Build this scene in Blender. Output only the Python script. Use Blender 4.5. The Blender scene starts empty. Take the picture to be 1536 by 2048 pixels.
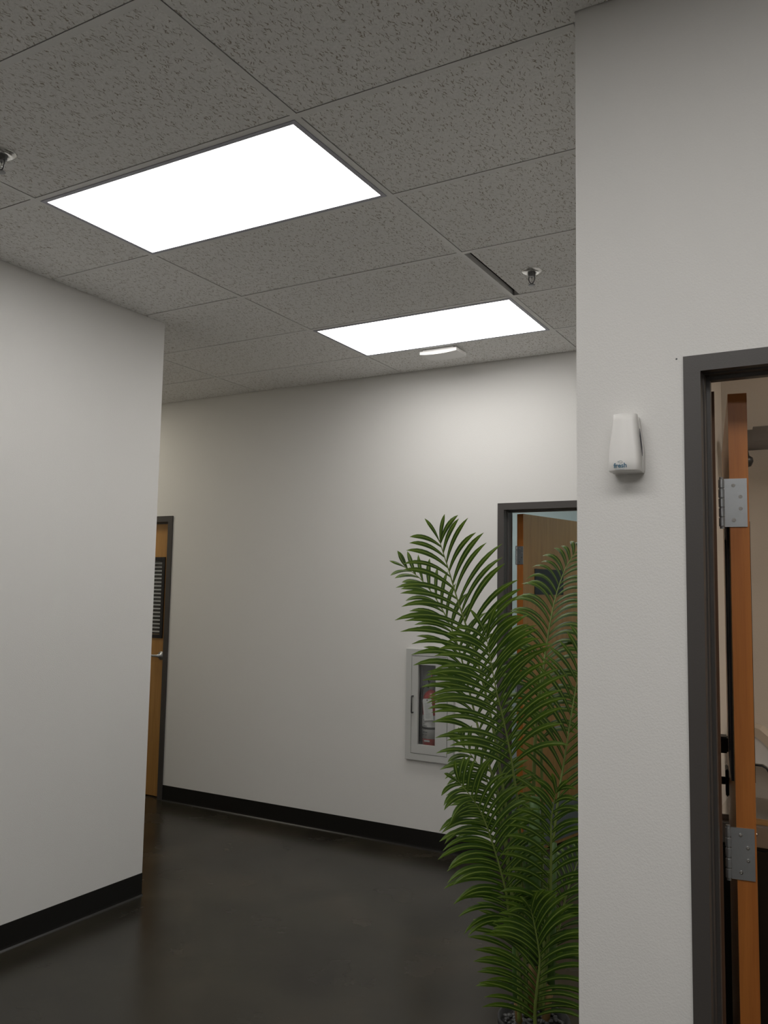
import bpy, bmesh, math, random
from mathutils import Vector, Matrix
random.seed(7)
S = bpy.context.scene
COL = S.collection

# ------------------------------------------------------------------ camera
CAMZ = 1.616
cam = bpy.data.cameras.new('camera')
cam.sensor_fit = 'VERTICAL'
cam.sensor_height = 24.0
cam.sensor_width = 18.0
cam.lens = 1703.12 * 24.0 / 2048.0
cam.clip_start = 0.02
camo = bpy.data.objects.new('camera', cam)
COL.objects.link(camo)
yaw, pit, rol = -0.524092437, 0.0921207758, 0.0170450427
F = Vector((math.sin(yaw) * math.cos(pit), math.cos(yaw) * math.cos(pit), math.sin(pit)))
RT = Vector((math.cos(yaw), -math.sin(yaw), 0))
UP = RT.cross(F)
R_ = RT * math.cos(rol) + UP * math.sin(rol)
U_ = -RT * math.sin(rol) + UP * math.cos(rol)
m = Matrix.Identity(4)
for i in range(3):
    m[i][0] = R_[i]; m[i][1] = U_[i]; m[i][2] = -F[i]
m[0][3], m[1][3], m[2][3] = 0, 0, CAMZ
camo.matrix_world = m
S.camera = camo

# ------------------------------------------------------------------ world, exposure
W = bpy.data.worlds.new('world'); S.world = W
W.use_nodes = True
W.node_tree.nodes['Background'].inputs[0].default_value = (0.0, 0.0, 0.0, 1)
W.node_tree.nodes['Background'].inputs[1].default_value = 0.0
S.view_settings.view_transform = 'Standard'
S.view_settings.look = 'None'
S.view_settings.gamma = 1.0
S.view_settings.use_curve_mapping = False
S.view_settings.exposure = 0.0
PANEL = 7.0           # radiance of the ceiling LED panels in the hall
FILL_WASH = 9.5      # unseen panel added to brighten the washroom

FILL_OFFICE = 5.5    # unseen panels added to light the office

# ------------------------------------------------------------------ sizes
H = 3.079             # ceiling grid height
T = 0.6096            # ceiling module
X0, Y0 = -2.7397, 2.0373      # a grid crossing
XL, YE = -3.400, 3.400        # left wall face and its end
YB = 4.935                    # back wall face
YR, XC = 1.990, -0.616        # right wall face and its corner

# ------------------------------------------------------------------ materials
def mat(name):
    M = bpy.data.materials.new(name); M.use_nodes = True
    return M, M.node_tree.nodes, M.node_tree.links, M.node_tree.nodes['Principled BSDF']

def simple(name, col, rough=0.5, metal=0.0, spec=0.5, bump=0.0, bscale=60, var=0.0, vscale=8, coat=0.0):
    M, N, L, B = mat(name)
    B.inputs['Base Color'].default_value = (*col, 1)
    B.inputs['Roughness'].default_value = rough
    B.inputs['Metallic'].default_value = metal
    B.inputs['Specular IOR Level'].default_value = spec
    B.inputs['Coat Weight'].default_value = coat
    tc = N.new('ShaderNodeTexCoord')
    if var > 0:
        n = N.new('ShaderNodeTexNoise'); n.inputs['Scale'].default_value = vscale; n.inputs['Detail'].default_value = 5
        L.new(tc.outputs['Object'], n.inputs['Vector'])
        r = N.new('ShaderNodeMapRange'); r.inputs[3].default_value = 1 - var; r.inputs[4].default_value = 1 + var
        L.new(n.outputs['Fac'], r.inputs[0])
        mx = N.new('ShaderNodeVectorMath'); mx.operation = 'SCALE'; mx.inputs[0].default_value = col
        L.new(r.outputs[0], mx.inputs['Scale']); L.new(mx.outputs[0], B.inputs['Base Color'])
    if bump > 0:
        n = N.new('ShaderNodeTexNoise'); n.inputs['Scale'].default_value = bscale; n.inputs['Detail'].default_value = 3
        L.new(tc.outputs['Object'], n.inputs['Vector'])
        b = N.new('ShaderNodeBump'); b.inputs['Strength'].default_value = bump; b.inputs['Distance'].default_value = 0.002
        L.new(n.outputs['Fac'], b.inputs['Height']); L.new(b.outputs[0], B.inputs['Normal'])
    return M

M_WALL = simple('wall_paint', (0.77, 0.755, 0.73), 0.62, bump=0.35, bscale=260, var=0.012, vscale=1.6)
M_WASH = simple('washroom_paint', (0.66, 0.60, 0.53), 0.6, bump=0.3, bscale=260)
M_TEAL = simple('office_paint', (0.55, 0.60, 0.59), 0.6, bump=0.3, bscale=260)
M_BASE = simple('black_vinyl', (0.010, 0.009, 0.008), 0.32, spec=0.4)
M_FRAME = simple('bronze_frame_paint', (0.060, 0.053, 0.049), 0.45, bump=0.12, bscale=300)
M_STRIP = simple('brown_seal', (0.15, 0.075, 0.04), 0.7)
M_TEE = simple('tee_paint', (0.80, 0.79, 0.77), 0.5)
M_DECK = simple('dark_deck', (0.004, 0.004, 0.006), 0.9)
M_ALU = simple('panel_frame_paint', (0.42, 0.42, 0.49), 0.4)
M_WHITE = simple('white_plastic', (0.86, 0.85, 0.83), 0.4)
M_IVORY = simple('ivory_plastic', (0.85, 0.83, 0.80), 0.38)
M_STEEL = simple('brushed_steel', (0.45, 0.46, 0.47), 0.36, metal=0.85, var=0.08, vscale=40)
M_CHROME = simple('chrome', (0.75, 0.74, 0.72), 0.16, metal=1.0)
M_DARKM = simple('dark_metal', (0.055, 0.053, 0.052), 0.4, metal=0.5)
M_BLACK = simple('matte_black', (0.008, 0.008, 0.010), 0.45)
M_BIN = simple('black_bin_plastic', (0.006, 0.006, 0.006), 0.4)
M_CAB = simple('cabinet_paint', (0.52, 0.52, 0.50), 0.42)
M_CABIN = simple('cabinet_inside', (0.62, 0.63, 0.65), 0.5)
M_RED = simple('extinguisher_red', (0.42, 0.018, 0.015), 0.3, coat=0.3)
M_PINR = simple('red_plastic', (0.65, 0.05, 0.03), 0.4)
M_LABEL = simple('label_paper', (0.56, 0.54, 0.52), 0.6)
M_TAG = simple('tag_paper', (0.80, 0.79, 0.76), 0.7)
M_INK = simple('grey_ink', (0.12, 0.12, 0.13), 0.7)
M_INKL = simple('pale_grey_ink', (0.42, 0.42, 0.42), 0.7)
M_TEALINK = simple('blue_grey_ink', (0.07, 0.17, 0.25), 0.6)
M_PALEINK = simple('pale_blue_ink', (0.38, 0.45, 0.48), 0.6)
M_BRASS = simple('sprinkler_metal', (0.16, 0.16, 0.16), 0.35, metal=0.8)
M_RING = simple('satin_ring', (0.92, 0.92, 0.90), 0.22, metal=0.9)
M_POT = simple('charcoal_pot', (0.02, 0.02, 0.021), 0.5)
M_SOIL = simple('dark_soil', (0.012, 0.010, 0.008), 0.9, bump=0.8, bscale=120)
M_PEB = simple('pebble', (0.07, 0.07, 0.068), 0.5, var=0.5, vscale=30)
M_GREYPIPE = simple('grey_pipe_paint', (0.26, 0.25, 0.25), 0.45)
M_TAN = simple('beige_cover', (0.46, 0.39, 0.31), 0.5)
M_PAPER = simple('white_sheet_metal', (0.74, 0.73, 0.72), 0.35)

def m_wood(name, c1, c2, rough=0.38):
    M, N, L, B = mat(name)
    tc = N.new('ShaderNodeTexCoord')
    mp = N.new('ShaderNodeMapping'); mp.inputs['Scale'].default_value = (14, 14, 0.9)
    L.new(tc.outputs['Object'], mp.inputs['Vector'])
    n = N.new('ShaderNodeTexNoise'); n.inputs['Scale'].default_value = 2.2; n.inputs['Detail'].default_value = 6; n.inputs['Distortion'].default_value = 0.8
    L.new(mp.outputs[0], n.inputs['Vector'])
    mp2 = N.new('ShaderNodeMapping'); mp2.inputs['Scale'].default_value = (150, 150, 5)
    L.new(tc.outputs['Object'], mp2.inputs['Vector'])
    n2 = N.new('ShaderNodeTexNoise'); n2.inputs['Scale'].default_value = 2.0; n2.inputs['Detail'].default_value = 3
    L.new(mp2.outputs[0], n2.inputs['Vector'])
    ad = N.new('ShaderNodeMath'); ad.operation = 'MULTIPLY_ADD'; ad.inputs[1].default_value = 0.28; L.new(n2.outputs['Fac'], ad.inputs[0]); L.new(n.outputs['Fac'], ad.inputs[2])
    cr = N.new('ShaderNodeValToRGB')
    cr.color_ramp.elements[0].position = 0.42; cr.color_ramp.elements[0].color = (*c1, 1)
    cr.color_ramp.elements[1].position = 0.86; cr.color_ramp.elements[1].color = (*c2, 1)
    L.new(ad.outputs[0], cr.inputs[0]); L.new(cr.outputs[0], B.inputs['Base Color'])
    B.inputs['Roughness'].default_value = rough
    return M
M_EDGE = m_wood('door_edge_wood', (0.50, 0.175, 0.034), (0.36, 0.115, 0.022))
M_DOOR = m_wood('door_veneer', (0.50, 0.27, 0.085), (0.38, 0.19, 0.055))

# ceiling tile: fissured mineral fibre
def m_tile():
    M, N, L, B = mat('fissured_tile')
    tc = N.new('ShaderNodeTexCoord')
    geo = N.new('ShaderNodeNewGeometry')
    wob = N.new('ShaderNodeTexNoise'); wob.inputs['Scale'].default_value = 55; wob.inputs['Detail'].default_value = 2
    L.new(geo.outputs['Position'], wob.inputs['Vector'])
    sb = N.new('ShaderNodeVectorMath'); sb.operation = 'SUBTRACT'; sb.inputs[1].default_value = (0.5, 0.5, 0.5)
    L.new(wob.outputs['Color'], sb.inputs[0])
    def layer(rot, sx, sy, thr, seed, amp):
        sc = N.new('ShaderNodeVectorMath'); sc.operation = 'SCALE'; sc.inputs['Scale'].default_value = amp
        L.new(sb.outputs[0], sc.inputs[0])
        a = N.new('ShaderNodeVectorMath'); a.operation = 'ADD'
        L.new(geo.outputs['Position'], a.inputs[0]); L.new(sc.outputs[0], a.inputs[1])
        mp = N.new('ShaderNodeMapping'); mp.vector_type = 'POINT'
        mp.inputs['Scale'].default_value = (sx, sy, 0.0)
        vr = N.new('ShaderNodeVectorRotate'); vr.rotation_type = 'Z_AXIS'; vr.inputs['Angle'].default_value = rot
        L.new(a.outputs[0], vr.inputs['Vector'])
        mp.inputs['Location'].default_value = (seed, seed * 1.7, 0)
        L.new(vr.outputs[0], mp.inputs['Vector'])
        v = N.new('ShaderNodeTexVoronoi'); v.voronoi_dimensions = '2D'; v.feature = 'F1'; v.inputs['Scale'].default_value = 1.0
        v.inputs['Randomness'].default_value = 1.0
        L.new(mp.outputs[0], v.inputs['Vector'])
        sr = N.new('ShaderNodeSeparateColor'); L.new(v.outputs['Color'], sr.inputs[0])
        th = N.new('ShaderNodeMath'); th.operation = 'MULTIPLY'; th.inputs[1].default_value = thr; L.new(sr.outputs[0], th.inputs[0])
        r = N.new('ShaderNodeMath'); r.operation = 'SUBTRACT'; L.new(th.outputs[0], r.inputs[0]); L.new(v.outputs['Distance'], r.inputs[1])
        q = N.new('ShaderNodeMapRange'); q.inputs[1].default_value = -0.02; q.inputs[2].default_value = 0.05; q.inputs[3].default_value = 0; q.inputs[4].default_value = 1
        L.new(r.outputs[0], q.inputs[0])
        return q.outputs[0]
    a = layer(0.28, 135, 22, 0.23, 3.1, 0.022)
    b = layer(-0.25, 140, 24, 0.22, 11.7, 0.024)
    c = layer(0.5, 190, 120, 0.15, 23.3, 0.004)
    mx = N.new('ShaderNodeMath'); mx.operation = 'MAXIMUM'; L.new(a, mx.inputs[0]); L.new(b, mx.inputs[1])
    mx2 = N.new('ShaderNodeMath'); mx2.operation = 'MAXIMUM'; L.new(mx.outputs[0], mx2.inputs[0])
    cs = N.new('ShaderNodeMath'); cs.operation = 'MULTIPLY'; cs.inputs[1].default_value = 0.55; L.new(c, cs.inputs[0]); L.new(cs.outputs[0], mx2.inputs[1])
    mot = N.new('ShaderNodeTexNoise'); mot.inputs['Scale'].default_value = 140; mot.inputs['Detail'].default_value = 3
    L.new(geo.outputs['Position'], mot.inputs['Vector'])
    mr = N.new('ShaderNodeMapRange'); mr.inputs[3].default_value = 0.86; mr.inputs[4].default_value = 1.12; L.new(mot.outputs['Fac'], mr.inputs[0])
    mixc = N.new('ShaderNodeMix'); mixc.data_type = 'RGBA'
    mixc.inputs[6].default_value = (0.87, 0.86, 0.84, 1); mixc.inputs[7].default_value = (0.42, 0.375, 0.325, 1)
    L.new(mx2.outputs[0], mixc.inputs[0])
    vm = N.new('ShaderNodeVectorMath'); vm.operation = 'SCALE'; L.new(mixc.outputs[2], vm.inputs[0]); L.new(mr.outputs[0], vm.inputs['Scale'])
    L.new(vm.outputs[0], B.inputs['Base Color'])
    B.inputs['Roughness'].default_value = 0.95; B.inputs['Specular IOR Level'].default_value = 0.1
    inv = N.new('ShaderNodeMath'); inv.operation = 'SUBTRACT'; inv.inputs[0].default_value = 1.0; L.new(mx2.outputs[0], inv.inputs[1])
    bm = N.new('ShaderNodeBump'); bm.inputs['Strength'].default_value = 0.5; bm.inputs['Distance'].default_value = 0.002
    L.new(inv.outputs[0], bm.inputs['Height']); L.new(bm.outputs[0], B.inputs['Normal'])
    return M
M_TILE = m_tile()

# polished stained concrete
def m_floor():
    M, N, L, B = mat('stained_concrete')
    geo = N.new('ShaderNodeNewGeometry')
    n1 = N.new('ShaderNodeTexNoise'); n1.inputs['Scale'].default_value = 1.7; n1.inputs['Detail'].default_value = 8; n1.inputs['Roughness'].default_value = 0.62; n1.inputs['Distortion'].default_value = 0.6
    L.new(geo.outputs['Position'], n1.inputs['Vector'])
    cr = N.new('ShaderNodeValToRGB')
    e = cr.color_ramp.elements
    e[0].position = 0.30; e[0].color = (0.013, 0.0100, 0.0068, 1)
    e[1].position = 0.74; e[1].color = (0.052, 0.040, 0.026, 1)
    k = cr.color_ramp.elements.new(0.52); k.color = (0.027, 0.0235, 0.0155, 1)
    L.new(n1.outputs['Fac'], cr.inputs[0])
    # pale trowel marks: thin warped bands
    n2 = N.new('ShaderNodeTexNoise'); n2.inputs['Scale'].default_value = 1.25; n2.inputs['Detail'].default_value = 5; n2.inputs['Distortion'].default_value = 1.5
    L.new(geo.outputs['Position'], n2.inputs['Vector'])
    s = N.new('ShaderNodeMath'); s.operation = 'SUBTRACT'; s.inputs[1].default_value = 0.57; L.new(n2.outputs['Fac'], s.inputs[0])
    ab = N.new('ShaderNodeMath'); ab.operation = 'ABSOLUTE'; L.new(s.outputs[0], ab.inputs[0])
    r = N.new('ShaderNodeMapRange'); r.inputs[1].default_value = 0.0; r.inputs[2].default_value = 0.014; r.inputs[3].default_value = 1; r.inputs[4].default_value = 0; L.new(ab.outputs[0], r.inputs[0])
    n3 = N.new('ShaderNodeTexNoise'); n3.inputs['Scale'].default_value = 2.3; L.new(geo.outputs['Position'], n3.inputs['Vector'])
    r3 = N.new('ShaderNodeMapRange'); r3.inputs[1].default_value = 0.52; r3.inputs[2].default_value = 0.66; r3.inputs[3].default_value = 0; r3.inputs[4].default_value = 0.2; L.new(n3.outputs['Fac'], r3.inputs[0])
    ml = N.new('ShaderNodeMath'); ml.operation = 'MULTIPLY'; L.new(r.outputs[0], ml.inputs[0]); L.new(r3.outputs[0], ml.inputs[1])
    # tiny pale specks
    v = N.new('ShaderNodeTexVoronoi'); v.inputs['Scale'].default_value = 9.0; L.new(geo.outputs['Position'], v.inputs['Vector'])
    rv = N.new('ShaderNodeMapRange'); rv.inputs[1].default_value = 0.022; rv.inputs[2].default_value = 0.035; rv.inputs[3].default_value = 0.8; rv.inputs[4].default_value = 0; L.new(v.outputs['Distance'], rv.inputs[0])
    mx = N.new('ShaderNodeMath'); mx.operation = 'MAXIMUM'; L.new(ml.outputs[0], mx.inputs[0]); L.new(rv.outputs[0], mx.inputs[1])
    mixc = N.new('ShaderNodeMix'); mixc.data_type = 'RGBA'; mixc.inputs[7].default_value = (0.085, 0.072, 0.05, 1)
    L.new(mx.outputs[0], mixc.inputs[0]); L.new(cr.outputs[0], mixc.inputs[6]); L.new(mixc.outputs[2], B.inputs['Base Color'])
    n4 = N.new('ShaderNodeTexNoise'); n4.inputs['Scale'].default_value = 3.0; n4.inputs['Detail'].default_value = 6; L.new(geo.outputs['Position'], n4.inputs['Vector'])
    rr = N.new('ShaderNodeMapRange'); rr.inputs[3].default_value = 0.17; rr.inputs[4].default_value = 0.34; L.new(n4.outputs['Fac'], rr.inputs[0]); L.new(rr.outputs[0], B.inputs['Roughness'])
    B.inputs['Specular IOR Level'].default_value = 0.5
    n5 = N.new('ShaderNodeTexNoise'); n5.inputs['Scale'].default_value = 22; n5.inputs['Detail'].default_value = 3; L.new(geo.outputs['Position'], n5.inputs['Vector'])
    bm = N.new('ShaderNodeBump'); bm.inputs['Strength'].default_value = 0.12; bm.inputs['Distance'].default_value = 0.002; L.new(n5.outputs['Fac'], bm.inputs['Height']); L.new(bm.outputs[0], B.inputs['Normal'])
    return M
M_FLOOR = m_floor()

def m_emit(name, s, col=(1.0, 0.985, 0.96)):
    M, N, L, B = mat(name)
    B.inputs['Base Color'].default_value = (0.8, 0.8, 0.8, 1)
    B.inputs['Emission Color'].default_value = (*col, 1)
    B.inputs['Emission Strength'].default_value = s
    return M
M_PANEL = m_emit('lit_diffuser', PANEL)
M_FILLC = m_emit('fill_diffuser_corridor', PANEL * 0.85, (1.0, 0.94, 0.79))  # for the unseen corridor panel, added as warm fill light
M_FILLO = m_emit('fill_diffuser_office', FILL_OFFICE, (0.9, 1.0, 1.0))
M_FILLW = m_emit('fill_diffuser_washroom', FILL_WASH, (1, 0.93, 0.84))

def m_leaf(name, c1, c2, rib, lit_tip, rough=0.32):
    M, N, L, B = mat(name)
    uv = N.new('ShaderNodeUVMap')
    sp = N.new('ShaderNodeSeparateXYZ'); L.new(uv.outputs[0], sp.inputs[0])
    geo = N.new('ShaderNodeNewGeometry')
    n = N.new('ShaderNodeTexNoise'); n.inputs['Scale'].default_value = 9; n.inputs['Detail'].default_value = 3; L.new(geo.outputs['Position'], n.inputs['Vector'])
    a = N.new('ShaderNodeMix'); a.data_type = 'RGBA'; a.inputs[6].default_value = (*c1, 1); a.inputs[7].default_value = (*c2, 1); L.new(n.outputs['Fac'], a.inputs[0])
    # lit look of the tips put into the colour: brighter, yellower leaf ends
    rt = N.new('ShaderNodeMapRange'); rt.inputs[1].default_value = 0.55; rt.inputs[2].default_value = 1.0; rt.inputs[3].default_value = 0; rt.inputs[4].default_value = 0.75; L.new(sp.outputs['Y'], rt.inputs[0])
    t = N.new('ShaderNodeMix'); t.data_type = 'RGBA'; t.inputs[7].default_value = (*lit_tip, 1); L.new(rt.outputs[0], t.inputs[0]); L.new(a.outputs[2], t.inputs[6])
    d = N.new('ShaderNodeMath'); d.operation = 'SUBTRACT'; d.inputs[1].default_value = 0.5; L.new(sp.outputs['X'], d.inputs[0])
    ab = N.new('ShaderNodeMath'); ab.operation = 'ABSOLUTE'; L.new(d.outputs[0], ab.inputs[0])
    rr = N.new('ShaderNodeMapRange'); rr.inputs[1].default_value = 0.05; rr.inputs[2].default_value = 0.12; rr.inputs[3].default_value = 1; rr.inputs[4].default_value = 0; L.new(ab.outputs[0], rr.inputs[0])
    mb = N.new('ShaderNodeMix'); mb.data_type = 'RGBA'; mb.inputs[7].default_value = (*rib, 1); L.new(rr.outputs[0], mb.inputs[0]); L.new(t.outputs[2], mb.inputs[6])
    L.new(mb.outputs[2], B.inputs['Base Color'])
    B.inputs['Roughness'].default_value = rough
    B.inputs['Specular IOR Level'].default_value = 0.5
    # moulded veins
    w = N.new('ShaderNodeTexWave'); w.inputs['Scale'].default_value = 3.2; w.inputs['Distortion'].default_value = 0.6; L.new(uv.outputs[0], w.inputs['Vector'])
    n2 = N.new('ShaderNodeTexNoise'); n2.inputs['Scale'].default_value = 170; L.new(geo.outputs['Position'], n2.inputs['Vector'])
    sm = N.new('ShaderNodeMath'); sm.operation = 'MULTIPLY_ADD'; sm.inputs[1].default_value = 0.8; L.new(n2.outputs['Fac'], sm.inputs[0]); L.new(w.outputs['Fac'], sm.inputs[2])
    bm = N.new('ShaderNodeBump'); bm.inputs['Strength'].default_value = 0.35; bm.inputs['Distance'].default_value = 0.0015; L.new(sm.outputs[0], bm.inputs['Height']); L.new(bm.outputs[0], B.inputs['Normal'])
    tr = N.new('ShaderNodeBsdfTranslucent'); L.new(mb.outputs[2], tr.inputs['Color'])
    mix = N.new('ShaderNodeMixShader'); mix.inputs[0].default_value = 0.28
    out = [x for x in N if x.type == 'OUTPUT_MATERIAL'][0]
    L.new(B.outputs[0], mix.inputs[1]); L.new(tr.outputs[0], mix.inputs[2]); L.new(mix.outputs[0], out.inputs['Surface'])
    return M
M_LEAF = m_leaf('palm_leaf', (0.018, 0.052, 0.003), (0.044, 0.096, 0.004), (0.20, 0.28, 0.045), (0.12, 0.215, 0.006))
M_RACHIS = simple('palm_stem_green', (0.15, 0.20, 0.042), 0.45, var=0.25, vscale=30)
M_CANE = simple('palm_cane_tan', (0.26, 0.16, 0.06), 0.6, var=0.3, vscale=40)
M_SHEATH = simple('palm_sheath_green', (0.07, 0.14, 0.03), 0.5, var=0.3, vscale=30)

def m_glass():
    M, N, L, B = mat('cabinet_glass')
    B.inputs['Base Color'].default_value = (0.9, 0.92, 0.92, 1); B.inputs['Roughness'].default_value = 0.03
    B.inputs['Transmission Weight'].default_value = 1.0; B.inputs['IOR'].default_value = 1.45
    # thin pane: mix clear with a glossy reflection
    tr = N.new('ShaderNodeBsdfTransparent'); tr.inputs[0].default_value = (0.93, 0.94, 0.94, 1)
    gl = N.new('ShaderNodeBsdfGlossy'); gl.inputs['Roughness'].default_value = 0.05
    mix = N.new('ShaderNodeMixShader'); mix.inputs[0].default_value = 0.07
    out = [x for x in N if x.type == 'OUTPUT_MATERIAL'][0]
    L.new(tr.outputs[0], mix.inputs[1]); L.new(gl.outputs[0], mix.inputs[2]); L.new(mix.outputs[0], out.inputs['Surface'])
    return M
M_GLASS = m_glass()

# ------------------------------------------------------------------ mesh helpers
def link(name, me, material=None, parent=None, loc=None):
    o = bpy.data.objects.new(name, me)
    COL.objects.link(o)
    if material is not None and me is not None and len(me.materials) == 0:
        me.materials.append(material)
    if parent is not None: o.parent = parent
    if loc is not None: o.location = loc
    return o

def tag(o, label=None, cat=None, group=None, kind=None):
    if label: o['label'] = label
    if cat: o['category'] = cat
    if group: o['group'] = group
    if kind: o['kind'] = kind
    return o

def thing(name, label, cat, loc=(0, 0, 0), group=None, rotz=0.0):
    o = bpy.data.objects.new(name, None); COL.objects.link(o)
    o.location = loc; o.rotation_euler = (0, 0, rotz)
    o.empty_display_size = 0.1
    return tag(o, label, cat, group)

def bm_box(bm, x0, x1, y0, y1, z0, z1):
    vs = [bm.verts.new(p) for p in ((x0, y0, z0), (x1, y0, z0), (x1, y1, z0), (x0, y1, z0), (x0, y0, z1), (x1, y0, z1), (x1, y1, z1), (x0, y1, z1))]
    for f in ((0, 3, 2, 1), (4, 5, 6, 7), (0, 1, 5, 4), (1, 2, 6, 5), (2, 3, 7, 6), (3, 0, 4, 7)):
        bm.faces.new([vs[i] for i in f])
    return vs

def fin(bm, name, smooth=False, bevel=0.0, segs=2):
    if bevel > 0:
        bmesh.ops.bevel(bm, geom=list(bm.edges), offset=bevel, segments=segs, affect='EDGES', clamp_overlap=True)
    bmesh.ops.recalc_face_normals(bm, faces=bm.faces)
    me = bpy.data.meshes.new(name); bm.to_mesh(me); bm.free()
    if smooth:
        for p in me.polygons: p.use_smooth = True
    return me

def boxes(name, lst, material, parent=None, bevel=0.0, loc=None):
    bm = bmesh.new()
    for b in lst: bm_box(bm, *b)
    return link(name, fin(bm, name, bevel=bevel), material, parent, loc)

def bm_tube(bm, pts, rad, seg=10, cap=True):
    pts = [Vector(p) for p in pts]
    n = len(pts)
    rs = rad if isinstance(rad, (list, tuple)) else [rad] * n
    rings = []
    ref = None
    for i, p in enumerate(pts):
        t = (pts[min(i + 1, n - 1)] - pts[max(i - 1, 0)]).normalized()
        if ref is None:
            ref = t.orthogonal().normalized()
        ref = (ref - t * ref.dot(t))
        ref = ref.normalized() if ref.length > 1e-6 else t.orthogonal().normalized()
        b = t.cross(ref)
        rings.append([bm.verts.new(p + (ref * math.cos(2 * math.pi * k / seg) + b * math.sin(2 * math.pi * k / seg)) * rs[i]) for k in range(seg)])
    for a, b in zip(rings, rings[1:]):
        for k in range(seg):
            bm.faces.new((a[k], a[(k + 1) % seg], b[(k + 1) % seg], b[k]))
    if cap:
        bm.faces.new(rings[0][::-1]); bm.faces.new(rings[-1])

def tube(name, pts, rad, material, parent=None, seg=10, loc=None):
    bm = bmesh.new(); bm_tube(bm, pts, rad, seg)
    return link(name, fin(bm, name, smooth=True), material, parent, loc)

def bm_lathe(bm, prof, seg=24, center=(0, 0, 0)):
    c = Vector(center); rings = []
    for r, z in prof:
        if r < 1e-5: rings.append([bm.verts.new(c + Vector((0, 0, z)))])
        else: rings.append([bm.verts.new(c + Vector((r * math.cos(2 * math.pi * k / seg), r * math.sin(2 * math.pi * k / seg), z))) for k in range(seg)])
    for a, b in zip(rings, rings[1:]):
        for k in range(seg):
            k2 = (k + 1) % seg
            if len(a) == 1 and len(b) == 1: continue
            if len(a) == 1: bm.faces.new((a[0], b[k2], b[k]))
            elif len(b) == 1: bm.faces.new((a[k], a[k2], b[0]))
            else: bm.faces.new((a[k], a[k2], b[k2], b[k]))

def lathe(name, prof, material, parent=None, seg=24, loc=None, smooth=True):
    bm = bmesh.new(); bm_lathe(bm, prof, seg)
    return link(name, fin(bm, name, smooth=smooth), material, parent, loc)

def struct(o):
    o['kind'] = 'structure'; return o

def wall_with_holes(name, axis, a0, a1, t0, t1, z0, z1, holes, material):
    """box wall running along axis ('x' or 'y') from a0..a1, thickness t0..t1, with rectangular holes (b0,b1,c0,c1)."""
    xs = sorted({a0, a1, *[h[0] for h in holes], *[h[1] for h in holes]})
    zs = sorted({z0, z1, *[h[2] for h in holes], *[h[3] for h in holes]})
    solid = {}
    for i in range(len(xs) - 1):
        for j in range(len(zs) - 1):
            cx, cz = (xs[i] + xs[i + 1]) / 2, (zs[j] + zs[j + 1]) / 2
            solid[i, j] = not any(h[0] < cx < h[1] and h[2] < cz < h[3] for h in holes)
    bm = bmesh.new(); vc = {}
    def V(a, t, z):
        p = (a, t, z) if axis == 'x' else (t, a, z)
        k = tuple(round(c, 5) for c in p)
        if k not in vc: vc[k] = bm.verts.new(p)
        return vc[k]
    def quad(*p):
        try: bm.faces.new([V(*q) for q in p])
        except ValueError: pass
    for (i, j), s in solid.items():
        if not s: continue
        A, Bq, C, D = xs[i], xs[i + 1], zs[j], zs[j + 1]
        quad((A, t0, C), (Bq, t0, C), (Bq, t0, D), (A, t0, D))
        quad((A, t1, C), (A, t1, D), (Bq, t1, D), (Bq, t1, C))
        if not solid.get((i - 1, j), False): quad((A, t0, C), (A, t0, D), (A, t1, D), (A, t1, C))
        if not solid.get((i + 1, j), False): quad((Bq, t0, C), (Bq, t1, C), (Bq, t1, D), (Bq, t0, D))
        if not solid.get((i, j - 1), False): quad((A, t0, C), (A, t1, C), (Bq, t1, C), (Bq, t0, C))
        if not solid.get((i, j + 1), False): quad((A, t0, D), (Bq, t0, D), (Bq, t1, D), (A, t1, D))
    return struct(link(name, fin(bm, name), material))

# ------------------------------------------------------------------ room shell
ZT = H + 0.32
bm = bmesh.new(); bm_box(bm, -8.2, 3.7, -4.2, 8.2, -0.10, 0.0)
struct(link('floor', fin(bm, 'floor'), M_FLOOR))
ceil = struct(boxes('ceiling', [(-8.2, 3.7, -4.2, 8.2, ZT, ZT + 0.08)], M_DECK))

wall_with_holes('wall_left', 'y', -4.0, YE, XL - 0.12, XL, 0, ZT, [], M_WALL)
wall_with_holes('wall_corridor', 'x', -8.0, XL - 0.12, YE - 0.12, YE, 0, ZT, [], M_WALL)
D1 = (-5.775, -4.785)      # rough opening of the closed door in the back wall
D2 = (-2.012, -1.010)      # rough opening of the open door in the back wall
CABH = (-2.625, -2.335, 0.585, 1.213)
wall_with_holes('wall_back', 'x', -8.0, XC, YB, YB + 0.125, 0, ZT,
                [(D1[0], D1[1], 0, 2.150), (D2[0], D2[1], 0, 2.150), CABH], M_WALL)
D3 = (-0.347, 0.655)
wall_with_holes('wall_right', 'x', XC, 3.5, YR, YR + 0.105, 0, ZT, [(D3[0], D3[1], 0, 2.135)], M_WALL)
wall_with_holes('wall_return', 'y', YR + 0.105, YB, XC, -0.530, 0, ZT, [], M_WALL)
wall_with_holes('wall_rear', 'x', XL - 0.12, 3.6, -4.1, -4.0, 0, ZT, [], M_WALL)
wall_with_holes('wall_side', 'y', -4.0, YR, 3.5, 3.6, 0, ZT, [], M_WALL)
wall_with_holes('wall_corridor_end', 'y', YE - 0.12, YB + 0.125, -8.1, -8.0, 0, ZT, [], M_WALL)
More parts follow.
